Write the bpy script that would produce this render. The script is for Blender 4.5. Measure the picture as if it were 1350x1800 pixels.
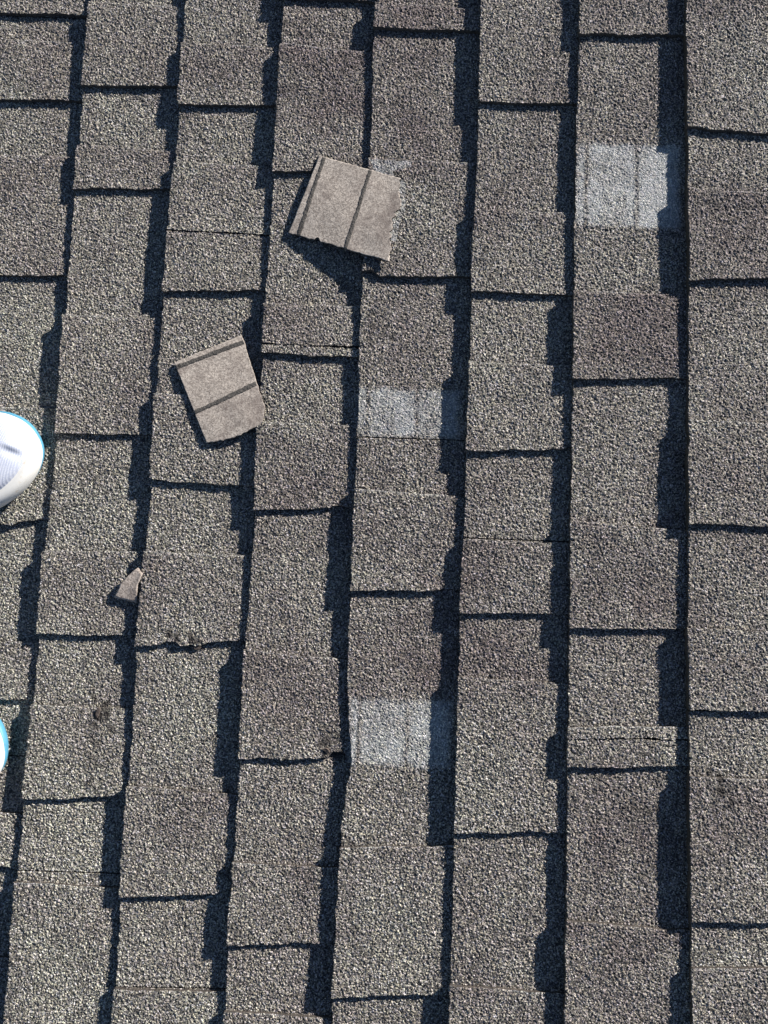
import bpy, math, random
import numpy as np
from mathutils import Matrix, Vector

# ------------------------------------------------------------------ clear
for o in list(bpy.data.objects): bpy.data.objects.remove(o, do_unlink=True)
scene = bpy.context.scene
COL = scene.collection

# ------------------------------------------------------------------ roof frame (local: x up the slope, y along the courses, z out of the roof)
PITCH = math.radians(16)
ROOF = Matrix.Translation((0, 0, 4.0)) @ Matrix.Rotation(-PITCH, 4, 'Y')
H_LAM = 0.0054       # thickness of one laminated tab
H_BUTT = 0.0120      # butt height of a shingle over the course below

# ------------------------------------------------------------------ camera (fitted to the spacing of the courses)
CA, CB, CC, CH, CX = 0.10333976, 0.09225436, 0.02999587, 1.01648075, 0.13188249
RC = Matrix.Rotation(CA, 3, 'X') @ Matrix.Rotation(CB, 3, 'Y') @ Matrix.Rotation(CC, 3, 'Z')
cam_d = bpy.data.cameras.new('camera'); cam = bpy.data.objects.new('camera', cam_d); COL.objects.link(cam)
cam_d.sensor_fit = 'VERTICAL'; cam_d.sensor_height = 24.0; cam_d.lens = 24.0 * 1352 / 1800
cam_d.clip_start = 0.02; cam_d.clip_end = 500
cam.matrix_world = ROOF @ (Matrix.Translation((CX, 0, CH)) @ RC.to_4x4())
scene.camera = cam
scene.render.resolution_x = 768; scene.render.resolution_y = 1024

# ------------------------------------------------------------------ sun and sky
SUN_AZ = (48.0, 37.0)
SUN_EL = math.radians(18.5)
sl = math.hypot(*SUN_AZ)
sun_local = Vector((SUN_AZ[0]/sl*math.cos(SUN_EL), SUN_AZ[1]/sl*math.cos(SUN_EL), math.sin(SUN_EL)))
sun_w = (ROOF.to_3x3() @ sun_local).normalized()
sd = bpy.data.lights.new('sun', 'SUN'); sun = bpy.data.objects.new('sun', sd); COL.objects.link(sun)
sd.energy = 5.0; sd.angle = math.radians(0.5); sd.color = (1.0, 0.965, 0.905)
sun.rotation_euler = (-sun_w).to_track_quat('-Z', 'Y').to_euler()
sun.location = (0, 0, 8)
world = bpy.data.worlds.new('World'); scene.world = world; world.use_nodes = True
wn = world.node_tree; bg = wn.nodes['Background']
sky = wn.nodes.new('ShaderNodeTexSky'); sky.sky_type = 'NISHITA'; sky.sun_disc = False
sky.sun_elevation = math.asin(sun_w.z); sky.sun_rotation = math.atan2(sun_w.x, sun_w.y)
sky.air_density = 1.0; sky.dust_density = 0.0; sky.altitude = 2500; sky.ozone_density = 2.0
wn.links.new(sky.outputs[0], bg.inputs[0]); bg.inputs[1].default_value = 0.05
scene.view_settings.view_transform = 'Standard'; scene.view_settings.look = 'None'
scene.view_settings.gamma = 1.0; scene.view_settings.exposure = 0.77

# ------------------------------------------------------------------ helpers
def back(px, py, z=0.0):
    """photo pixel -> point on the roof-parallel plane at height z"""
    d = RC @ Vector(((px-675)/1352, -(py-900)/1352, -1.0))
    t = (z - CH) / d.z
    return (CX + d.x*t, d.y*t)

def lattice(seed):
    return np.random.RandomState(seed).rand(256, 256)
_L = [lattice(s) for s in range(8)]
def noise(x, y, s, k=0):
    """smooth value noise in -1..1, feature size s"""
    L = _L[k % 8]
    x = np.asarray(x)/s + 17.3*k + 500; y = np.asarray(y)/s + 9.1*k + 500
    xi = np.floor(x).astype(int); yi = np.floor(y).astype(int)
    fx = x-xi; fy = y-yi
    fx = fx*fx*(3-2*fx); fy = fy*fy*(3-2*fy)
    a = L[xi & 255, yi & 255]; b = L[(xi+1) & 255, yi & 255]
    c = L[xi & 255, (yi+1) & 255]; d = L[(xi+1) & 255, (yi+1) & 255]
    return ((a*(1-fx)+b*fx)*(1-fy) + (c*(1-fx)+d*fx)*fy)*2-1

def link(name, data, parent=None):
    o = bpy.data.objects.new(name, data); COL.objects.link(o)
    if parent is not None: o.parent = parent
    return o
def thing(name, label, cat, loc, group=None, kind=None):
    o = bpy.data.objects.new(name, None); COL.objects.link(o)
    o.empty_display_size = 0.05
    o.matrix_world = ROOF @ Matrix.Translation(loc)
    o['label'] = label; o['category'] = cat
    if group: o['group'] = group
    if kind: o['kind'] = kind
    return o

def np_mesh(name, V, F, mats, fmat=None, attrs=None, smooth=True):
    """V (n,3), F (m,4) quads"""
    me = bpy.data.meshes.new(name)
    n, m = len(V), len(F)
    me.vertices.add(n); me.vertices.foreach_set('co', V.astype(np.float32).ravel())
    me.loops.add(m*4); me.loops.foreach_set('vertex_index', F.astype(np.int32).ravel())
    me.polygons.add(m); me.polygons.foreach_set('loop_start', np.arange(0, m*4, 4, dtype=np.int32))
    me.polygons.foreach_set('loop_total', np.full(m, 4, np.int32))
    for mt in mats: me.materials.append(mt)
    if fmat is not None: me.polygons.foreach_set('material_index', fmat.astype(np.int32))
    me.polygons.foreach_set('use_smooth', np.full(m, smooth))
    for k, a in (attrs or {}).items():
        at = me.attributes.new(k, 'FLOAT', 'POINT'); at.data.foreach_set('value', a.astype(np.float32))
    me.update(calc_edges=True); me.validate()
    return me

def grid_solid(name, X, Y, Z, zb, mats, attrs=None, wall=1, smooth=True):
    """height-field grid (rows, cols) with walls down to zb (array or number)"""
    r, c = X.shape
    idx = np.arange(r*c).reshape(r, c)
    F = np.stack([idx[:-1, :-1], idx[1:, :-1], idx[1:, 1:], idx[:-1, 1:]], -1).reshape(-1, 4)
    V = np.stack([X, Y, Z], -1).reshape(-1, 3)
    ring = np.concatenate([idx[:, 0], idx[-1, 1:], idx[::-1, -1][1:], idx[0, ::-1][1:-1]])
    W = V[ring].copy(); W[:, 2] = (zb.reshape(-1)[ring] if isinstance(zb, np.ndarray) else zb)
    nb = len(V); rr = np.arange(len(ring)); nx = np.roll(rr, -1)
    FW = np.stack([ring[rr], nb+rr, nb+nx, ring[nx]], -1)
    A = {}
    for k, a in (attrs or {}).items():
        a = a.reshape(-1); A[k] = np.concatenate([a, a[ring]])
    fm = np.concatenate([np.zeros(len(F)), np.full(len(FW), wall)])
    V = np.concatenate([V, W]); F = np.concatenate([F, FW])
    # orientation: make top faces point to +z
    p = V[F[0]]
    if np.cross(p[1]-p[0], p[2]-p[0])[2] < 0: F = F[:, ::-1]
    return np_mesh(name, V, F, mats, fm, A, smooth)

# ------------------------------------------------------------------ materials
def new_mat(name):
    m = bpy.data.materials.new(name); m.use_nodes = True
    nt = m.node_tree; b = nt.nodes['Principled BSDF']
    return m, nt, b, nt.nodes, nt.links
def mixc(N, L, fac, a, b, mode='MIX'):
    n = N.new('ShaderNodeMix'); n.data_type = 'RGBA'; n.blend_type = mode
    for s, v in ((n.inputs[0], fac), (n.inputs[6], a), (n.inputs[7], b)):
        if isinstance(v, bpy.types.NodeSocket): L.new(v, s)
        elif isinstance(v, tuple): s.default_value = v
        else: s.default_value = v
    return n.outputs[2]
def rgb(r, g, b): return (r, g, b, 1)

def granule_mat(name, gain=1.0, cell=0.0014):
    m, nt, b, N, L = new_mat(name)
    tc = N.new('ShaderNodeTexCoord')
    v = N.new('ShaderNodeTexVoronoi'); v.inputs['Scale'].default_value = 1/cell
    L.new(tc.outputs['Object'], v.inputs['Vector'])
    sep = N.new('ShaderNodeSeparateColor'); L.new(v.outputs['Color'], sep.inputs[0])
    rp = N.new('ShaderNodeValToRGB'); L.new(sep.outputs[0], rp.inputs[0])
    cr = rp.color_ramp; cr.interpolation = 'LINEAR'
    stops = [(0.0, (.034, .034, .035)), (.28, (.085, .082, .078)), (.50, (.20, .188, .170)), (.72, (.35, .33, .295)), (.90, (.56, .53, .48)), (1.0, (.74, .72, .67))]
    cr.elements[0].position = stops[0][0]; cr.elements[0].color = rgb(*[c*gain for c in stops[0][1]])
    cr.elements[1].position = stops[-1][0]; cr.elements[1].color = rgb(*[c*gain for c in stops[-1][1]])
    for p, c in stops[1:-1]:
        e = cr.elements.new(p); e.color = rgb(*[q*gain for q in c])
    # hue of single granules: some purplish, some olive/ochre
    hp = N.new('ShaderNodeValToRGB'); L.new(sep.outputs[1], hp.inputs[0])
    he = hp.color_ramp
    he.elements[0].color = rgb(.92, .95, 1.12); he.elements[1].color = rgb(1.10, 1.0, .86)
    e = he.elements.new(.3); e.color = rgb(1.05, .95, 1.0)
    e = he.elements.new(.6); e.color = rgb(.98, 1.02, .93)
    col = mixc(N, L, 1.0, rp.outputs[0], hp.outputs[0], 'MULTIPLY')
    # weathering tone per shingle area, carried on the mesh (cool olive ... warm purple-brown)
    at = N.new('ShaderNodeAttribute'); at.attribute_name = 'tone'
    tr = N.new('ShaderNodeValToRGB'); L.new(at.outputs['Fac'], tr.inputs[0])
    te = tr.color_ramp
    te.elements[0].color = rgb(.66, .59, .62); te.elements[1].color = rgb(1.22, 1.25, 1.19)
    e = te.elements.new(.5); e.color = rgb(.965, .94, .935)
    col = mixc(N, L, 1.0, col, tr.outputs[0], 'MULTIPLY')
    # lightens pale patches, bare scars and the painted sunlit rims
    ad = N.new('ShaderNodeAttribute'); ad.attribute_name = 'paleness'
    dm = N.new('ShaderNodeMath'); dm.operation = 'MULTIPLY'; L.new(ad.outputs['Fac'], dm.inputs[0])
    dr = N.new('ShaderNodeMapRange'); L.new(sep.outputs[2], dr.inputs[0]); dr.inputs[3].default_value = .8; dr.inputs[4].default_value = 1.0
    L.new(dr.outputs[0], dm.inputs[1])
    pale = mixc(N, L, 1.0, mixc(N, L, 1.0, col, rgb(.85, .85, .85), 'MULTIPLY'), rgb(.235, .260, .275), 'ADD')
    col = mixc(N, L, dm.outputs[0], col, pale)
    # brown scuffs, bare asphalt
    ab = N.new('ShaderNodeAttribute'); ab.attribute_name = 'scuff'
    col = mixc(N, L, ab.outputs['Fac'], col, rgb(.045, .038, .034))
    L.new(col, b.inputs['Base Color'])
    b.inputs['Roughness'].default_value = 0.75; b.inputs['Specular IOR Level'].default_value = 0.4
    bp = N.new('ShaderNodeBump'); bp.inputs['Strength'].default_value = 1.0; bp.inputs['Distance'].default_value = .0011; bp.invert = True
    L.new(v.outputs['Distance'], bp.inputs['Height'])
    # voronoi distance is in cell units
    L.new(bp.outputs[0], b.inputs['Normal'])
    return m

def sandy_mat(name, base, dark, sc=700, bump=.0004, stains=False):
    m, nt, b, N, L = new_mat(name)
    tc = N.new('ShaderNodeTexCoord')
    n1 = N.new('ShaderNodeTexNoise'); n1.inputs['Scale'].default_value = sc; n1.inputs['Detail'].default_value = 3
    n2 = N.new('ShaderNodeTexNoise'); n2.inputs['Scale'].default_value = 38; n2.inputs['Detail'].default_value = 6
    L.new(tc.outputs['Object'], n1.inputs[0]); L.new(tc.outputs['Object'], n2.inputs[0])
    r1 = N.new('ShaderNodeMapRange'); L.new(n1.outputs[0], r1.inputs[0]); r1.inputs[1].default_value = .35; r1.inputs[2].default_value = .65
    r2 = N.new('ShaderNodeMapRange'); L.new(n2.outputs[0], r2.inputs[0]); r2.inputs[1].default_value = .3; r2.inputs[2].default_value = .7
    c = mixc(N, L, r1.outputs[0], rgb(*dark), rgb(*base))
    c = mixc(N, L, .35, c, mixc(N, L, r2.outputs[0], rgb(*dark), rgb(*[min(1, q*1.2) for q in base])))
    if stains:
        v = N.new('ShaderNodeTexVoronoi'); v.inputs['Scale'].default_value = 640; L.new(tc.outputs['Object'], v.inputs[0])
        sp = N.new('ShaderNodeSeparateColor'); L.new(v.outputs['Color'], sp.inputs[0])
        c = mixc(N, L, .75, c, mixc(N, L, sp.outputs[0], rgb(.45, .43, .42), rgb(1.55, 1.55, 1.52)), 'MULTIPLY')
        n3 = N.new('ShaderNodeTexNoise'); n3.inputs['Scale'].default_value = 26; n3.inputs['Detail'].default_value = 9; n3.inputs['Roughness'].default_value = .7
        L.new(tc.outputs['Object'], n3.inputs[0])
        r3 = N.new('ShaderNodeMapRange'); L.new(n3.outputs[0], r3.inputs[0]); r3.inputs[1].default_value = .50; r3.inputs[2].default_value = .66; r3.inputs[4].default_value = .60
        c = mixc(N, L, r3.outputs[0], c, rgb(.17, .13, .115))
    L.new(c, b.inputs['Base Color']); b.inputs['Roughness'].default_value = .9; b.inputs['Specular IOR Level'].default_value = .2
    bp = N.new('ShaderNodeBump'); bp.inputs['Strength'].default_value = .6; bp.inputs['Distance'].default_value = bump
    L.new(n1.outputs[0], bp.inputs['Height']); L.new(bp.outputs[0], b.inputs['Normal'])
    return m

M_GRAN = granule_mat('shingle_granules')
M_EDGE = sandy_mat('shingle_cut_edge', (.10, .082, .07), (.03, .027, .025), 500)
M_BACK = sandy_mat('shingle_backing', (.50, .435, .38), (.33, .285, .25), 800, .0006, True)
M_SEAL = sandy_mat('sealant_strip', (.16, .145, .13), (.030, .027, .026), 620, .0012)
M_SCRAP = sandy_mat('torn_backing', (.50, .43, .375), (.32, .27, .24), 600, .0006, True)
M_CHIP = sandy_mat('asphalt_chip', (.20, .155, .13), (.06, .05, .045), 400)
M_DECK = sandy_mat('roof_felt', (.022, .022, .024), (.012, .012, .013), 200)

# ------------------------------------------------------------------ what the photograph shows: butt edges, tabs, joints (photo pixels)
E = {1: [(159,0),(141,225),(122,450),(106,700),(94,850),(83,920),(70,1100),(58,1250),(44,1400),(30,1550),(20,1700),(11,1800)],
 2: [(326,0),(310,250),(292,470),(284,560),(274,700),(266,850),(258,950),(252,1010),(243,1100),(235,1250),(223,1400),(214,1550),(206,1700),(200,1800)],
 3: [(498,0),(485,250),(468,500),(458,700),(450,850),(447,930),(433,1100),(426,1250),(417,1400),(409,1550),(399,1700),(394,1800)],
 4: [(661,0),(655,100),(653,200),(650,290),(641,450),(633,550),(630,700),(624,850),(622,950),(617,1050),(611,1130),(611,1230),(613,1290),(618,1345),(616,1362),(609,1380),(604,1420),(600,1450),(597,1530),(591,1650),(585,1750),(582,1800)],
 5: [(847,0),(841,200),(833,400),(828,520),(824,700),(816,900),(812,1000),(808,1100),(804,1300),(801,1400),(796,1550),(792,1700),(790,1800)],
 6: [(1020,0),(1014,200),(1010,400),(1008,600),(1004,800),(1002,1000),(1000,1200),(997,1400),(995,1600),(992,1800)],
 7: [(1205,0),(1208,200),(1210,450),(1209,700),(1209,950),(1209,1100),(1211,1350),(1213,1600),(1215,1800)],
 8: [(1400,0),(1402,450),(1405,900),(1417,1350),(1434,1800)]}
E[0] = [(x-184, y) for x, y in E[1]]
# raised tabs of each course: top left, top right, bottom left, bottom right (photo y)
T = {
 0: [(-140,-140,30,27),(76,74,183,176),(276,275,489,484),(716,718,930,912),(1129,1129,1232,1229),(1426,1430,1521,1524),(1680,1684,1860,1860)],
 1: [(12,12,159,151),(261,265,338,331),(557,560,766,764),(969,969,1114,1117),(1236,1246,1402,1397),(1545,1562,1880,1880)],
 2: [(83,83,192,185),(290,292,518,511),(696,698,846,855),(970,977,1134,1127),(1379,1397,1573,1570)],
 3: [(-120,-120,4,3),(86,90,308,298),(537,538,625,629),(744,747,899,892),(1142,1160,1331,1333),(1511,1526,1656,1657),(1771,1790,1990,1990)],
 4: [(12,14,57,55),(284,286,491,487),(862,872,1037,1038),(1486,1487,1746,1748)],
 5: [(-150,-150,186,182),(373,374,517,520),(640,642,796,790),(949,954,1078,1079),(1188,1202,1459,1463),(1726,1748,1960,1960)],
 6: [(-150,-150,69,61),(516,519,672,665),(916,933,1104,1104),(1275,1277,1346,1347),(1613,1636,1950,1950)],
 7: [(-150,-150,233,237),(337,341,498,491),(741,747,922,927),(1103,1112,1246,1249),(1362,1371,1614,1620),(1695,1700,1950,1950)],
}
J = {0: [(31,28),(1330,1330)], 1: [(260,263),(1526,1539)], 2: [(410,413),(1730,1742)], 3: [(609,611)],
     4: [(770,773)], 5: [(946,952)], 6: [(-20,-20),(1296,1300)], 7: [(-60,-60),(1247.5,1250)]}
LABELS = {
 (0,0): 'weathered grey-brown shingle cut off by the top left corner, above the thin joint there',
 (0,1): 'weathered shingle in the leftmost course, under the larger visible sneaker toe',
 (0,2): 'olive-grey shingle showing only as a sliver in the bottom left corner',
 (1,0): 'weathered shingle at the top of the second course from the left',
 (1,1): 'long olive-grey shingle right of the larger shoe toe, torn at its third tab',
 (1,2): 'pale olive shingle at the foot of the second course, below the slanted thin joint',
 (2,0): 'brown-grey shingle at the top of the third course, left of the larger loose tab',
 (2,1): 'long olive-grey shingle lying under the smaller loose tab, chipped along one lower edge',
 (2,2): 'short end of a grey shingle at the bottom edge in the third course',
 (3,0): 'brown-grey shingle running from the top edge to beneath the larger loose tab',
 (3,1): 'long olive-grey shingle right of the smaller loose tab, with a thin torn top strip',
 (4,0): 'shingle with a pale scraped tab, touching the right side of the larger loose tab',
 (4,1): 'long shingle with a wavy broken edge and a pale bluish patch in its lower half',
 (5,0): 'brown-grey shingle in the upper part of the course left of the brightest pale patch',
 (5,1): 'brown-grey shingle in the lower part of the sixth course, below its thin joint',
 (6,1): 'long shingle bearing the brightest pale patch, near the top right',
 (6,2): 'brown-grey shingle at the bottom of the seventh course, below its lower thin joint',
 (7,1): 'brown-grey shingle filling the upper part of the rightmost course',
 (7,2): 'grey shingle at the bottom right corner of the roof view',
}
STEP = 0.143
def epx(i, y):
    p = E[i]; xs = [a for a, _ in p]; ys = [b for _, b in p]
    if y < ys[0]: return xs[0] + (y-ys[0])*(xs[1]-xs[0])/(ys[1]-ys[0])
    if y > ys[-1]: return xs[-1] + (y-ys[-1])*(xs[-1]-xs[-2])/(ys[-1]-ys[-2])
    return float(np.interp(y, ys, xs))
EW = {}
for i, pts in E.items():
    w = sorted([(back(x, y, H_BUTT)[1], back(x, y, H_BUTT)[0]) for x, y in pts])
    w = [(-3.5, (i-4)*STEP), (w[0][0]-.4, (w[0][1]+(i-4)*STEP)/2)] + w + [(w[-1][0]+.4, (w[-1][1]+(i-4)*STEP)/2), (3.5, (i-4)*STEP)]
    EW[i] = (np.array([a for a, _ in w]), np.array([b for _, b in w]))
def edge_x(i, Y):
    if i in EW: return np.interp(Y, *EW[i])
    return np.full(np.shape(Y), (i-4)*STEP) + 0.002*noise(Y, np.zeros_like(Y)+i, .5, 3)
def world_y(i, yL, yR, z=.006):
    a = back(max(epx(i, yL), -40), yL, z)[1]; b = back(min(epx(i+1, yR), 1400), yR, z)[1]
    # extrapolate along the chord for the partly visible outer courses
    return a, b

# pale rectangular patches with darker lines (photo pixels: x0, y0, x1, y1, strength, line xs)
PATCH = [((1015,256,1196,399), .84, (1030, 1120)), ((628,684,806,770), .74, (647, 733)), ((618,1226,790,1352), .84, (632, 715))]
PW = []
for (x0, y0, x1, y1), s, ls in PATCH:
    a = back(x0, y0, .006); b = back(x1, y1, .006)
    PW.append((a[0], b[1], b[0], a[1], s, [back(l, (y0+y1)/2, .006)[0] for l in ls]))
def soft(x, a, b, w): return np.clip((x-a)/w+.5, 0, 1)*np.clip((b-x)/w+.5, 0, 1)
SCAR = [back(x, y, .01) for x, y in ((651,284),(725,284),(722,293),(700,299),(690,304),(706,318),(660,306))]
SCAR2 = [back(x, y, .014) for x, y in ((700,308),(714,320),(710,375),(701,395),(696,425),(680,420),(690,340))]
def inside(X, Y, poly):
    r = np.zeros(X.shape, bool); n = len(poly)
    for k in range(n):
        (xa, ya), (xb, yb) = poly[k], poly[(k+1) % n]
        c = ((ya > Y) != (yb > Y)) & (X < (xb-xa)*(Y-ya)/((yb-ya) if abs(yb-ya) > 1e-9 else 1e-9)+xa)
        r ^= c
    return r
SCUFF = [(back(x, y, .01), r, s) for x, y, r, s in ((184,1238,.0055,1),(161,1226,.0045,1),(162,1214,.004,.9),(187,1256,.004,1),(175,1262,.0055,1),(168,1278,.004,.8),(192,1278,.006,.7),(168,1305,.007,.6),(174,1345,.007,.6),(158,1378,.006,.6),(1138,1425,.007,.5),(745,160,.006,.3),(420,1640,.010,.5),(210,1250,.0028,.6),(304,1121,.0045,.9),(318,1124,.004,.9),(338,1124,.0045,.9),(572,1309,.007,.8),(590,1322,.007,.9),(1266,1382,.008,1),(1276,1395,.006,.9),(620,1485,.005,.5),(178,1248,.0045,.8),(170,1265,.004,.6),(168,1330,.012,.35),(160,1285,.010,.3),(345,1130,.006,.7),
         (320,1132,.006,.6),(575,1318,.009,.75),(590,1295,.012,.35),(395,1530,.009,.6),(860,492,.004,.9),(655,482,.008,.6),(395,1395,.006,.5),
         (700,312,.004,.8),(612,500,.01,.4),(283,630,.008,.25),(1262,1386,.010,.55),(1130,1440,.014,.35),(130,1680,.014,.3),(1250,355,.012,.4))]
BLOT = [(back(x, y, .01), rx*.00078, ry*.00078, d) for x, y, rx, ry, d in (
    (570,150,85,80,-.30),(740,150,75,90,-.20),(70,110,85,60,-.28),(230,80,70,60,-.15),(400,130,80,50,-.22),(395,330,80,60,-.10),(715,600,80,60,-.12),
    (715,945,95,85,-.30),(712,1120,85,90,-.38),(1105,600,95,75,-.20),(1100,1000,95,80,-.34),(1280,840,85,70,-.24),(1285,1430,80,60,-.30),
    (1085,1440,85,80,-.34),(885,1150,80,50,-.22),(540,1250,85,85,-.16),(320,1030,85,60,-.08),(1285,400,80,70,-.22),(1285,1180,80,60,-.15),
    (740,400,80,70,.22),(540,720,70,60,.16),(535,860,60,40,-.14),(160,900,80,90,.12),(120,1720,90,80,.25),(140,1480,70,60,.15),(1285,110,80,90,.22),
    (510,980,70,60,.12),(330,1230,90,110,.12),(700,1640,90,90,.06),(890,700,70,60,.06),(50,620,60,90,.15),(1090,1690,90,60,-.06),(900,330,60,60,-.05))]
BITE = [(back(x, y, .012), r, a) for x, y, r, a in ((300,1126,.010,.0045),(325,1128,.008,-.0020),(348,1130,.009,-.0030),(645,489,.013,.0085),(594,1331,.011,.0075),
    (592,897,.010,.0035),(395,1572,.010,.0050),(15,925,.012,-.0040),(255,848,.010,.0040),(1000,792,.006,.0025),(640,1748,.008,-.0015))]
def fields(X, Y, tone0):
    tone = tone0 + .20*noise(X, Y, .09, 1) + .13*noise(X, Y, .028, 2) + .05*noise(X, Y, .3, 5)
    tone = tone + .05 - .26*X - .14*(Y-.1) + .05*noise(X, Y, .012, 4)
    for (bx_, by_), rx, ry, dd in BLOT:
        q_ = np.clip(1.25-np.maximum(np.abs(X-bx_)/rx, np.abs(Y-by_)/ry)-.35*noise(X, Y, .022, 3)-.2*noise(X, Y, .009, 5), 0, .9)/.9
        tone = tone+dd*q_
    paleness = np.zeros(X.shape)
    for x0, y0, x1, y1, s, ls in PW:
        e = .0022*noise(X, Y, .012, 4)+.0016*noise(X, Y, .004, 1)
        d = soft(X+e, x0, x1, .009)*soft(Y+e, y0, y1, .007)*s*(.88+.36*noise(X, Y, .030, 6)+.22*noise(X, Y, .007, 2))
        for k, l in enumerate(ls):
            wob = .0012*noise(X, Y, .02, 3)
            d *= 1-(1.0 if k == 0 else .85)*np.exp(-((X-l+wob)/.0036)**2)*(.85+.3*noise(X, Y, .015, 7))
        paleness = np.maximum(paleness, d)
    sc = inside(X+.001*noise(X, Y, .006, 1), Y+.001*noise(X, Y, .006, 2), SCAR)
    sc |= inside(X+.001*noise(X, Y, .006, 1), Y+.001*noise(X, Y, .006, 2), SCAR2)
    paleness = np.where(sc, .55+.3*noise(X, Y, .008, 3), paleness)
    sf = np.zeros(X.shape)
    for (cx, cy), r, s in SCUFF:
        d = np.hypot((X-cx)+.4*(Y-cy), (Y-cy)*.7)/r + 1.1*noise(X, Y, .006, 5)
        sf = np.maximum(sf, s*np.clip(1.4-d, 0, 1))
    return np.clip(tone, 0, 1), np.clip(paleness, 0, 1), sf

FY0 = back(675, 1800)[1]-.10; FY1 = back(675, 0)[1]+.05
FINE = .0009
def rows_for(y0, y1, fine):
    """row positions between y0 (top, larger) and y1, fine inside the frame"""
    out = [y0]; y = y0
    while y > y1:
        inside_ = fine and (FY0 < y < FY1)
        y -= FINE if inside_ else .010
        if fine and y0 > FY1 and y < FY1 and out[-1] > FY1: y = FY1
        out.append(max(y, y1))
    return np.array(out)

rng = random.Random(5)
def sheet(name, i, tl, tr, bl, br, raised, fine, tone0, origin, parent, over, rimmed=True):
    ym = (tl+tr)/2; yb = (bl+br)/2
    rr = (ym - rows_for(ym, yb, fine))/(ym-yb)
    nu = int((STEP+over)/(FINE if fine else .012))+1
    umax = 1+over/STEP
    u = np.linspace(0, umax, nu)
    U, R = np.meshgrid(u, rr)
    k = (i*7+int(abs(tl)*100)) % 97
    amp = 1.0 if fine else 0.0
    Yt = tl+(tr-tl)*U; Yb = bl+(br-bl)*U
    if raised:
        Yt = Yt + amp*(.0010*noise(U*STEP, k+0*U, .03, 1)+.0007*noise(U*STEP, k+0*U, .006, 2))
        Yb = Yb + amp*(.0014*noise(U*STEP, k+9+0*U, .03, 3)+.0009*noise(U*STEP, k+5+0*U, .006, 4)+.0005*noise(U*STEP, k+0*U, .0026, 5))
    if raised and fine:
        xa = edge_x(i, Yb); xb_ = edge_x(i+1, Yb); Xc = xa+U*(xb_-xa)
        for (qx, qy), rr_, aa in BITE:
            Yb = Yb+aa*np.exp(-((Xc-qx)/rr_)**4)*(np.abs(Yb-qy) < .03)
    Y = Yt+(Yb-Yt)*R
    XL = edge_x(i, Y); XR = edge_x(i+1, Y)
    X = XL+U*(XR-XL)
    if fine:
        jag = .0011*noise(Y, 0*Y+i, .022, 1)+.0009*noise(Y, 0*Y+i, .007, 2)+.0006*noise(Y, 0*Y+i, .0026, 3)
        X = X + (jag - (.0012 if raised else 0))*np.exp(-U/.03)
        G = np.clip((Y-FY0)/.01, 0, 1)*np.clip((FY1-Y)/.01, 0, 1)
        X = X+G*.00022*noise(X, Y, .0019, 6); Y = Y+G*.00022*noise(Y, X, .0019, 7)
    else:
        G = 0
        X = X-(.0012 if raised else 0)*np.exp(-U/.03)
    Zs = H_BUTT*(1-U) + .0016*noise(X, Y, .30, 2) + .0007*noise(X, Y, .09, 4)*np.clip(1.2-U, 0, 1)
    Z = Zs + (H_LAM if raised else 0)
    if raised:    # tabs lift and round a little toward their rims
        q = 1-np.clip(np.minimum(R, 1-R)*(ym-yb)/.006, 0, 1)
        Z = Z - .0006*q*q*(R < .5) + .0009*np.exp(-(1-R)*(ym-yb)/.02) + .0007*noise(X, Y, .045, 5)
    lip = np.exp(-U/.02)
    Z = Z + (.0006*noise(Y, 0*Y+i, .030, 6)+.0005*noise(Y, 0*Y+3*i, .011, 7))*lip
    tone, paleness, sf = fields(X, Y, tone0)
    Z = Z + G*(1-.55*paleness)*(.00100*noise(X, Y, .00140, 0)+.00075*noise(X, Y, .00095, 3))   # grain is flatter where paler
    if raised:   # darker granule blend along the upper cut of many tabs
        tone = np.clip(tone - .26*np.exp(-R*(ym-yb)/.035)*np.clip(.4+noise(X, Y, .05, 7), 0, 1), 0, 1)
    if raised and fine and rimmed:   # pale fibre edge and its catch of sun, painted on some upper cuts
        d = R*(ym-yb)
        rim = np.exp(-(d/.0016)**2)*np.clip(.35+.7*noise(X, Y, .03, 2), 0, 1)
        paleness = np.maximum(paleness, .55*rim)
    zb = (Zs - .0022) if raised else -.0015
    ox, oy, oz = origin
    if raised: zb = zb-oz
    else: zb = -.0015-oz
    me = grid_solid(name, X-ox, Y-oy, Z-oz, zb, [M_GRAN, M_EDGE], {'tone': tone, 'paleness': paleness, 'scuff': sf})
    return link(name, me, parent)

def clip_tooth(t, sh):
    tl, tr, bl, br = t; a0, a1, b0, b1 = sh
    r = (min(tl, a0), min(tr, a1), max(bl, b0), max(br, b1))
    return r if (r[0]-r[2] > .008 and r[1]-r[3] > .008) else None

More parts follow.
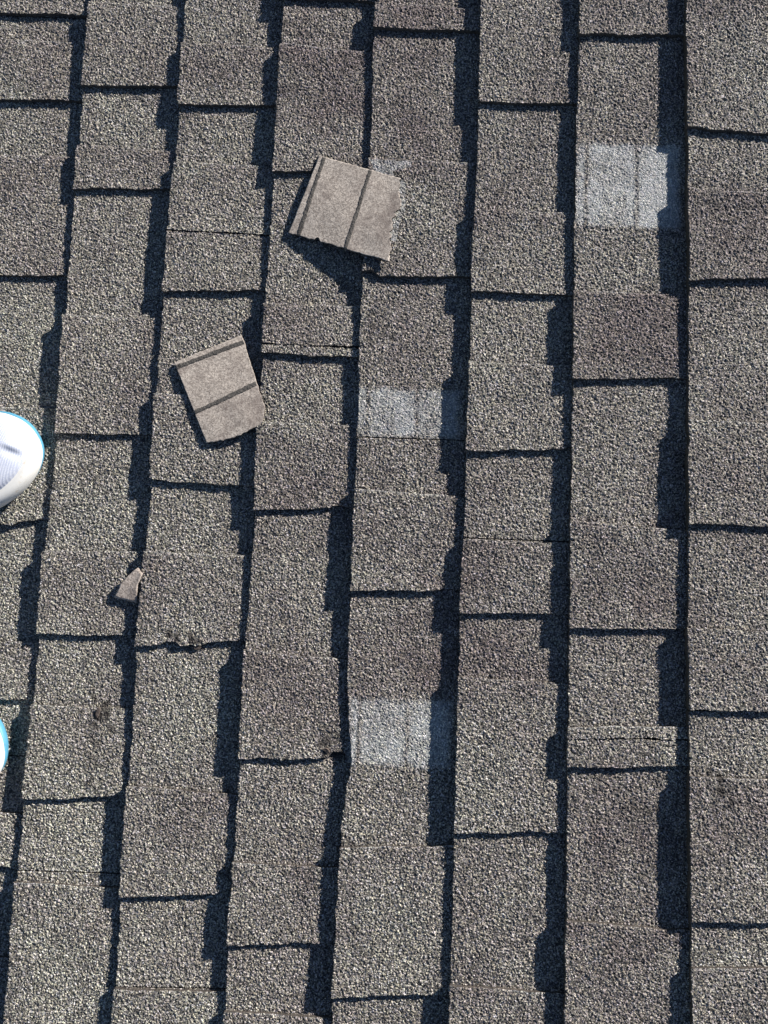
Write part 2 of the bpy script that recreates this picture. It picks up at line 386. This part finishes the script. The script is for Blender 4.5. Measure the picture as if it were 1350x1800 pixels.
YTOP, YBOT = 1.9, -1.75
def build_course(i):
    infr = 0 <= i <= 7
    teeth = []; joints = []
    if infr:
        for a, b, c, d in T[i]:
            tl, tr = world_y(i, a, b); bl, br = world_y(i, c, d)
            if i == 0:   # the left side of this course lies outside the photograph
                tl = tr+(tl-tr)*1.0; bl = br+(bl-br)*1.0
            teeth.append((tl, tr, bl, br))
        for a, b in J[i]: joints.append(world_y(i, a, b))
    else:
        y = 1.2+rng.random()*.3
        while y > -1.0:
            h = rng.uniform(.08, .2); teeth.append((y, y, y-h, y-h)); y -= h+rng.uniform(.08, .22)
        q = rng.random(); joints.append((q, q))
    teeth.sort(reverse=True); joints.sort(reverse=True)
    y = teeth[0][0]+rng.uniform(.08, .16)
    while y < YTOP-.05:
        h = rng.uniform(.09, .17); teeth.insert(0, (y+h, y+h, y, y)); y += h+rng.uniform(.09, .2)
    y = teeth[-1][2]-rng.uniform(.09, .16)
    while y > YBOT+.05:
        h = rng.uniform(.09, .17); teeth.append((y, y, y-h, y-h)); y -= h+rng.uniform(.09, .2)
    while joints[0][0]+1.0 < YTOP: joints.insert(0, (joints[0][0]+1.0, joints[0][1]+1.0))
    while joints[-1][0]-1.0 > YBOT: joints.append((joints[-1][0]-1.0, joints[-1][1]-1.0))
    ends = [(YTOP+.02, YTOP+.02)]+joints+[(YBOT-.02, YBOT-.02)]
    vis = 0
    for a, b in zip(ends[:-1], ends[1:]):
        g = .0007
        sh = (a[0]-g, a[1]-g, b[0]+g, b[1]+g)
        if sh[0]-sh[2] < .03: continue
        inview = infr and a[0] > FY0+.10 and b[0] < FY1-.045
        cy = (a[0]+b[0])/2
        org = (float(edge_x(i, np.array(cy))), cy, 0.0)
        if inview:
            key = (i, vis + (1 if i in (6, 7) else 0)); vis += 1
            lab = LABELS.get(key, 'weathered laminated asphalt shingle on the roof slope')
            grp = 'asphalt shingles nailed to the roof'
        else:
            lab = 'weathered laminated asphalt shingle farther out on the same roof slope'; grp = 'asphalt shingles beyond the picture'
        t = thing('roof_shingle', lab, 'shingle', org, grp)
        tone_s = .5+rng.uniform(-.1, .1)
        sheet('base_layer', i, *sh, False, infr, tone_s+rng.uniform(-.03, .03), org, t, .016)
        for tt in teeth:
            c = clip_tooth(tt, sh)
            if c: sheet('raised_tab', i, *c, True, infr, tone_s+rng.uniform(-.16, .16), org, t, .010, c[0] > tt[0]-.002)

for i in range(-6, 15): build_course(i)

# ------------------------------------------------------------------ roof deck, house ground
def plane(name, x0, x1, y0, y1, z, mat, kind='structure'):
    me = bpy.data.meshes.new(name)
    me.from_pydata([(x0, y0, z), (x1, y0, z), (x1, y1, z), (x0, y1, z)], [], [(0, 1, 2, 3)]); me.materials.append(mat)
    o = link(name, me); o['kind'] = kind
    return o
dk = plane('roof_deck', -3.0, 3.5, -4, 4, -.003, M_DECK); dk.matrix_world = ROOF.copy()
def ground_mat():
    m, nt, b, N, L = new_mat('lawn')
    n = N.new('ShaderNodeTexNoise'); n.inputs['Scale'].default_value = 3; n.inputs['Detail'].default_value = 8
    r = N.new('ShaderNodeValToRGB'); L.new(n.outputs[0], r.inputs[0])
    r.color_ramp.elements[0].color = rgb(.03, .05, .02); r.color_ramp.elements[1].color = rgb(.09, .12, .045)
    L.new(r.outputs[0], b.inputs['Base Color']); b.inputs['Roughness'].default_value = 1
    return m
plane('ground', -150, 150, -150, 150, 0, ground_mat())

# ------------------------------------------------------------------ loose tabs lying upside down
def poly_at(pts, t):
    """pts: list of (t, x, y) sampled at t array"""
    ts = [p[0] for p in pts]
    return np.interp(t, ts, [p[1] for p in pts]), np.interp(t, ts, [p[2] for p in pts])
def back_arr(PX, PY, Z):
    d = np.stack([(PX-675)/1352, -(PY-900)/1352, -np.ones(PX.shape)], -1) @ np.array(RC).T
    t = (Z-CH)/d[..., 2]
    return CX+d[..., 0]*t, d[..., 1]*t
def tab_surface(spec, S, Tt):
    lx, ly = poly_at(spec['L'], Tt); rx, ry = poly_at(spec['R'], Tt)
    px = lx+(rx-lx)*S; py = ly+(ry-ly)*S
    py = py + spec.get('bow', 0)*Tt**5*np.sin(math.pi*S)
    z00, z10, z11, z01 = spec['z']      # TL TR BR BL
    Z = (z00*(1-S)+z10*S)*(1-Tt)+(z01*(1-S)+z11*S)*Tt
    Z = Z + spec.get('sag', 0)*np.sin(math.pi*S)*1.0 + spec.get('arch', 0)*np.sin(math.pi*Tt)
    X, Y = back_arr(px, py, Z)
    rag = spec['rag']
    X = X + rag*(noise(X, Y, .006, 1)+.6*noise(X, Y, .0022, 2))*np.exp(-(1-S)/.04)
    Y = Y + .0005*noise(X, Y, .004, 3)*(np.exp(-Tt/.03)+2.2*np.exp(-(1-Tt)/.03))
    if 'notch' in spec: Y = Y + .0055*np.exp(-((S-spec['notch'])/.022)**4)*np.exp(-(1-Tt)/.03)
    X = X + .0004*noise(X, Y, .004, 6)*np.exp(-S/.03)
    Z = Z + .0006*noise(X, Y, .030, 4)+.00008*noise(X, Y, .0025, 5)
    return X, Y, Z
def loose_tab(spec, label):
    S, Tt = np.meshgrid(np.linspace(0, 1, 110), np.linspace(0, 1, 110))
    X, Y, Z = tab_surface(spec, S, Tt)
    org = (float(X.mean()), float(Y.mean()), float(Z.min())-.003)
    t = thing('loose_shingle_tab', label, 'broken shingle', org, 'broken tabs lying upside down')
    th = .0030
    # closed slab: top grid, bottom grid, walls
    r, c = X.shape; n = r*c
    idx = np.arange(n).reshape(r, c)
    top = np.stack([X-org[0], Y-org[1], Z-org[2]], -1).reshape(-1, 3)
    bot = top.copy(); bot[:, 2] -= th
    Ft = np.stack([idx[:-1, :-1], idx[1:, :-1], idx[1:, 1:], idx[:-1, 1:]], -1).reshape(-1, 4)
    Fb = Ft[:, ::-1]+n
    ring = np.concatenate([idx[:, 0], idx[-1, 1:], idx[::-1, -1][1:], idx[0, ::-1][1:-1]]); nx = np.roll(ring, -1)
    Fw = np.stack([ring, ring+n, nx+n, nx], -1)
    V = np.concatenate([top, bot]); F = np.concatenate([Ft, Fb, Fw])
    fm = np.concatenate([np.zeros(len(Ft)), np.ones(len(Fb)), np.full(len(Fw), 2)])
    A = {'tone': np.full(len(V), .5), 'paleness': np.zeros(len(V)), 'scuff': np.zeros(len(V))}
    link('tab_body', np_mesh('tab_body', V, F, [M_BACK, M_GRAN, M_EDGE], fm, A), t)
    for (s0, t0, s1, t1, w, across) in spec['strips']:
        a, bw = np.meshgrid(np.linspace(.006, .994, 120), np.linspace(-1, 1, 9))
        wob = .16*noise(a*.15, bw*0+w*9, .010, 2)*0.4+.08*noise(a*.15, bw*0+w*9, .003, 3)
        hw = w/2*(.92+.22*noise(a*.15, bw*0+3, .01, 4)+.14*noise(a*.15, bw*0+7, .003, 1))
        if across:  # runs left to right at t
            SS = a; TT = t0+(t1-t0)*a+(bw+wob)*hw
        else:       # runs top to bottom at s
            TT = a; lx_, _ = poly_at(spec['L'], a); rx_, _ = poly_at(spec['R'], a); SS = ((s0+(s1-s0)*a)-lx_)/(rx_-lx_)+(bw+wob)*hw
        Xs, Ys, Zs = tab_surface(spec, np.clip(SS, 0, 1), np.clip(TT, 0, 1))
        Zs = Zs+.0003+.0004*(1-bw**4)+.0003*noise(Xs, Ys, .0024, 1)
        link('sealant_strip', grid_solid('sealant_strip', Xs-org[0], Ys-org[1], Zs-org[2], Zs-org[2]-.0016, [M_SEAL, M_SEAL]), t)
    return t
Hh = H_LAM+H_BUTT
specA = dict(L=[(0,561,273),(.5,535,340),(1,507,409)],
             R=[(0,705,314),(.18,702,340),(.35,704,364),(.48,690,384),(.66,687,410),(.86,689,438),(1,683,459)],
             z=(.0150, .0185, .0225, .0150), rag=.0026, arch=.0012, notch=.29,
             strips=[(570.5,277,524.5,411,.044,False),(651.5,300,607,428,.040,False)])
loose_tab(specA, 'larger pinkish-grey broken tab upside down with two dark sealant stripes, tilted at the upper centre')
specB = dict(L=[(0,306,637),(.45,333,703),(.75,348,741),(1,363,778)],
             R=[(0,425,589),(.15,432,610),(.6,451,672),(.86,466,717),(1,461,744)],
             z=(.0165, .0115, .0185, .0180), rag=.0007, bow=7, arch=.0008,
             strips=[(0,.060,0,.085,.050,True),(0,.625,0,.605,.050,True)])
loose_tab(specB, 'smaller pinkish-grey broken tab upside down with two dark stripes and rounded lower edge')

# ------------------------------------------------------------------ chips and torn scraps
def scrap(name, label, cat, pts, thick, mat, zs, seed=1, n=26):
    """irregular scrap from pixel outline; zs per point"""
    P = [back_arr(np.array(float(x)), np.array(float(y)), np.array(z))+(z,) for (x, y), z in zip(pts, zs)]
    P = np.array([(float(a), float(b), float(c)) for a, b, c in P])
    cen = P.mean(0)
    m = len(P); ring = []
    for k in range(m):
        for q in range(n//m+1):
            f = q/(n//m+1); ring.append(P[k]*(1-f)+P[(k+1) % m]*f)
    ring = np.array(ring)
    ring[:, 0] += .0007*noise(ring[:, 0], ring[:, 1], .004, seed); ring[:, 1] += .0007*noise(ring[:, 0], ring[:, 1], .004, seed+1)
    lev = [1, .85, .6, .3, 0.02]
    V = []; 
    for l in lev: V.append(cen+(ring-cen)*l+np.array([0, 0, 0])+np.stack([0*ring[:, 0], 0*ring[:, 0], .0004*noise(ring[:, 0]*l, ring[:, 1]*l, .003, seed+2)], -1))
    nr = len(ring)
    bot = V[0].copy(); bot[:, 2] -= thick
    V = np.concatenate([bot]+V); F = []
    for a in range(len(lev)):
        for k in range(nr): F.append((a*nr+k, a*nr+(k+1) % nr, (a+1)*nr+(k+1) % nr, (a+1)*nr+k))
    org = (cen[0], cen[1], cen[2]-thick)
    V = V-np.array(org); F = np.array(F)
    p = V[F[nr*2]]
    if np.cross(p[1]-p[0], p[2]-p[0])[2] < 0: F = F[:, ::-1]
    me = np_mesh(name, V, F, [mat], None, None)
    o = link(name, me); o.matrix_world = ROOF @ Matrix.Translation(org)
    o['label'] = label; o['category'] = cat
    return o
scrap('torn_scrap', 'pale triangular torn scrap sticking out left of the third course, below the smaller loose tab', 'shingle scrap',
      [(242,998),(227,1009),(212,1027),(200,1050),(220,1055),(240,1060),(241,1030),(250,1008)], .0022, M_SCRAP,
      [.0185,.0185,.0180,.0150,.0130,.0125,.0165,.0185], 2)
scrap('asphalt_chip', 'small brown chip standing in the crack of the torn tab, left of centre', 'chip',
      [(168,1250),(173,1243),(177,1245),(174,1256),(171,1262),(167,1258)],   .002, M_CHIP, [.0115,.0125,.0120,.0115,.0110,.0110], 3, 18)
scrap('asphalt_chip', 'small tan chip in the dark gap below the chipped tab of the third course', 'chip',
      [(340,1138),(346,1134),(353,1137),(350,1141),(343,1142)], .003, M_CHIP, [.0085,.0095,.009,.0085,.0085], 4, 15)
scrap('asphalt_chip', 'dark brown lump at the broken lower corner of a tab beside the wavy edge', 'chip',
      [(567,1319),(571,1315),(577,1317),(580,1323),(575,1325),(572,1322)], .003, M_CHIP, [.0095,.0105,.0105,.0100,.0090,.0090], 5, 18)

# ------------------------------------------------------------------ sneakers
def knit_mat():
    m, nt, b, N, L = new_mat('white_knit')
    tc = N.new('ShaderNodeTexCoord')
    mp = N.new('ShaderNodeMapping'); mp.inputs['Rotation'].default_value = (0, 0, math.radians(35)); L.new(tc.outputs['Object'], mp.inputs[0])
    w = N.new('ShaderNodeTexWave'); w.inputs['Scale'].default_value = 120; w.inputs['Distortion'].default_value = .6; L.new(mp.outputs[0], w.inputs[0])
    v = N.new('ShaderNodeTexVoronoi'); v.inputs['Scale'].default_value = 900; L.new(tc.outputs['Object'], v.inputs[0])
    c = mixc(N, L, w.outputs['Fac'], rgb(.56, .58, .66), rgb(.77, .78, .81))
    c = mixc(N, L, v.outputs['Distance'], c, rgb(.42, .46, .60))
    L.new(c, b.inputs['Base Color']); b.inputs['Roughness'].default_value = .9
    bp = N.new('ShaderNodeBump'); bp.inputs['Strength'].default_value = .25; bp.inputs['Distance'].default_value = .0006
    L.new(w.outputs['Fac'], bp.inputs['Height']); L.new(bp.outputs[0], b.inputs['Normal'])
    return m
def plain(name, c, rough=.6, stain=None):
    m, nt, b, N, L = new_mat(name)
    n = N.new('ShaderNodeTexNoise'); n.inputs['Scale'].default_value = 90; n.inputs['Detail'].default_value = 5
    tc = N.new('ShaderNodeTexCoord'); L.new(tc.outputs['Object'], n.inputs[0])
    r = N.new('ShaderNodeMapRange'); L.new(n.outputs[0], r.inputs[0]); r.inputs[1].default_value = .58; r.inputs[2].default_value = .74
    L.new(mixc(N, L, r.outputs[0], rgb(*c), rgb(*(stain or [q*.85 for q in c]))), b.inputs['Base Color'])
    b.inputs['Roughness'].default_value = rough
    return m
M_KNIT = knit_mat()
M_SOLE = plain('white_midsole', (.80, .78, .74), .55, (.66, .52, .36))
M_CYAN = plain('cyan_rubber', (.09, .30, .44), .5)
M_LIN = plain('sock_lining', (.45, .47, .52), .95)
M_LACE = plain('lace', (.78, .78, .80), .9)

def half_w(s, Ls=.285, r=.061):
    """half width of the last, s = distance from the toe tip"""
    s = np.asarray(s, float)
    toe = np.sqrt(np.clip(r*r-(r-np.minimum(s, r))**2, 0, None))
    body = np.interp(s, [r, .10, .15, .20, .245, Ls], [r, .057, .044, .040, .0405, .040])
    w = np.where(s < r, toe, body)
    hr = .038; e = Ls-s
    heel = np.sqrt(np.clip(hr*hr-(hr-np.minimum(e, hr))**2, 0, None))/hr
    return w*np.where(e < hr, heel, 1)
def ring_solid(name, profile, z0, z1, mat, parent, inset0=0.0, inset1=0.0, shift=(0, 0), dome=None, n=144, Ls=.285, zcut=None):
    """closed body over the shoe outline; dome(s, q) gives top height"""
    th = np.linspace(0, 1, n, endpoint=False)
    ss = (1-np.cos(th*2*math.pi))/2*Ls
    side = np.where(th < .5, 1, -1)
    w = half_w(ss)*side
    lo = .061*np.sqrt(np.clip(1-((.095-np.minimum(ss, .095))/.095)**2, 0, None))
    w = np.where((side < 0) & (ss < .095), -np.minimum(half_w(ss), lo), w)
    cx = -ss; cy = w
    nx = np.roll(cx, -1)-np.roll(cx, 1); ny = np.roll(cy, -1)-np.roll(cy, 1)
    nl = np.hypot(nx, ny)+1e-9; ox, oy = -ny/nl, nx/nl
    # make sure normals point outward
    mid = np.stack([cx+Ls/2, cy], -1)
    sg = np.sign((mid*np.stack([ox, oy], -1)).sum(1)); sg[sg == 0] = 1
    ox *= sg; oy *= sg
    V = []
    for off, z in profile:
        zz = z(ss) if callable(z) else np.full(n, z)
        V.append(np.stack([cx+ox*off+shift[0], cy+oy*off+shift[1], zz], -1))
    if dome is not None:
        base_off, base_z = profile[-1]
        bx = cx+ox*base_off; by = cy+oy*base_off
        for q in np.linspace(.06, 1, 22):
            sc = math.cos(q*math.pi/2)**.9 if q < 1 else 0.001
            px_ = bx; py_ = by*sc
            # pull toe and heel ends inward as the dome rises
            xm = -Ls/2; lx = (bx-xm)*(sc**.32 if q < 1 else .02)+xm if False else bx*1.0
            lx = (bx-xm)*(1-(1-sc)*.16)+xm
            V.append(np.stack([lx+shift[0], py_+shift[1], dome(-lx, py_, q)], -1))
    else:
        V.append(V[-1]*np.array([1, .02, 1]))
    V.insert(0, V[0]*np.array([1, .02, 1]))
    R = len(V); V = np.concatenate(V); F = []
    for a in range(R-1):
        for k in range(n): F.append((a*n+k, a*n+(k+1) % n, (a+1)*n+(k+1) % n, (a+1)*n+k))
    F = np.array(F)
    me = np_mesh(name, V, F, [mat]); 
    import bmesh
    bm = bmesh.new(); bm.from_mesh(me); bmesh.ops.remove_doubles(bm, verts=bm.verts, dist=.00005)
    bmesh.ops.recalc_face_normals(bm, faces=bm.faces); bm.to_mesh(me); bm.free()
    for p in me.polygons: p.use_smooth = True
    return link(name, me, parent)

def sneaker(px, py, ang, label, mirror):
    """px,py: photo pixel of the toe tip; ang: heading of the toe in the roof plane"""
    x, y = back(px, py, .028)
    root = bpy.data.objects.new('sneaker', None); COL.objects.link(root)
    root['label'] = label; root['category'] = 'shoe'; root['group'] = 'white knit sneakers of the person standing on the roof'
    root.matrix_world = ROOF @ Matrix.Translation((x, y, H_BUTT+H_LAM)) @ Matrix.Rotation(ang, 4, 'Z') @ Matrix.Diagonal((1.05, 1.05*mirror, 1, 1))
    ring_solid('outsole', [(-.004, 0), (.000, .002), (.0009, .005), (.0009, .013), (-.0015, .0145)], 0, 0, M_CYAN, root, shift=(-.0016, .0036))
    ring_solid('midsole', [(-.003, .006), (.0010, .012), (.0008, .026), (-.001, .033), (-.006, .036)], 0, 0, M_SOLE, root, shift=(-.0010, -.0012))
    def dome(s, yy, q):
        crest = np.interp(s, [0, .02, .05, .09, .14, .19, .24, .285], [.044, .051, .058, .068, .086, .090, .095, .098])
        base = .0385
        z = base+(crest-base)*math.sin(q*math.pi/2)
        # pressed crease across the toe box
        ds = -(s-.020); dy_ = yy+.013; b_ = .79*ds-.61*dy_; a = .61*ds+.79*dy_
        z = z-.0032*np.exp(-(a/.0050)**2-(b_/.010)**2)+.0020*np.exp(-((a-.008)/.005)**2-(b_/.013)**2)
        # foot opening
        return z-.030*np.exp(-((s-.225)/.030)**4-(yy/.022)**4)
    ring_solid('knit_upper', [(-.006, .030), (-.0045, .036), (-.0052, .0385)], 0, 0, M_KNIT, root, dome=dome, shift=(-.0035, .0035))
    # collar and laces (outside the picture, present for other viewpoints)
    th = np.linspace(0, 2*math.pi, 40, endpoint=False); ph = np.linspace(0, 2*math.pi, 10, endpoint=False)
    V = []; F = []
    for a in th:
        for b_ in ph:
            rr = .0055
            V.append((-.225+(.042+rr*math.cos(b_))*math.cos(a), (.027+rr*math.cos(b_))*math.sin(a), .092+rr*math.sin(b_)))
    for a in range(40):
        for b_ in range(10): F.append((a*10+b_, ((a+1) % 40)*10+b_, ((a+1) % 40)*10+(b_+1) % 10, a*10+(b_+1) % 10))
    link('collar', np_mesh('collar', np.array(V), np.array(F), [M_LIN]), root)
    for k in range(5):
        s = .115+.017*k; V = []; F = []
        for a in range(13):
            yy = -.024+.048*a/12; zz = np.interp(s, [.09, .14, .19], [.074, .088, .090])-.5*abs(yy)**1.6*9+.0015
            for b_ in range(6):
                c = b_/6*2*math.pi; V.append((-s+.0035*math.cos(c), yy, zz+.0018*math.sin(c)))
        for a in range(12):
            for b_ in range(6): F.append((a*6+b_, (a+1)*6+b_, (a+1)*6+(b_+1) % 6, a*6+(b_+1) % 6))
        link('lace', np_mesh('lace', np.array(V), np.array(F), [M_LACE]), root)
    return root
sneaker(74, 783, math.radians(20), 'larger visible white knit sneaker toe with cyan edge, at the left side mid-height', 1)
sneaker(9, 1335, math.radians(-4), 'sliver of a white sneaker toe with cyan edge, lower on the left side', 1)
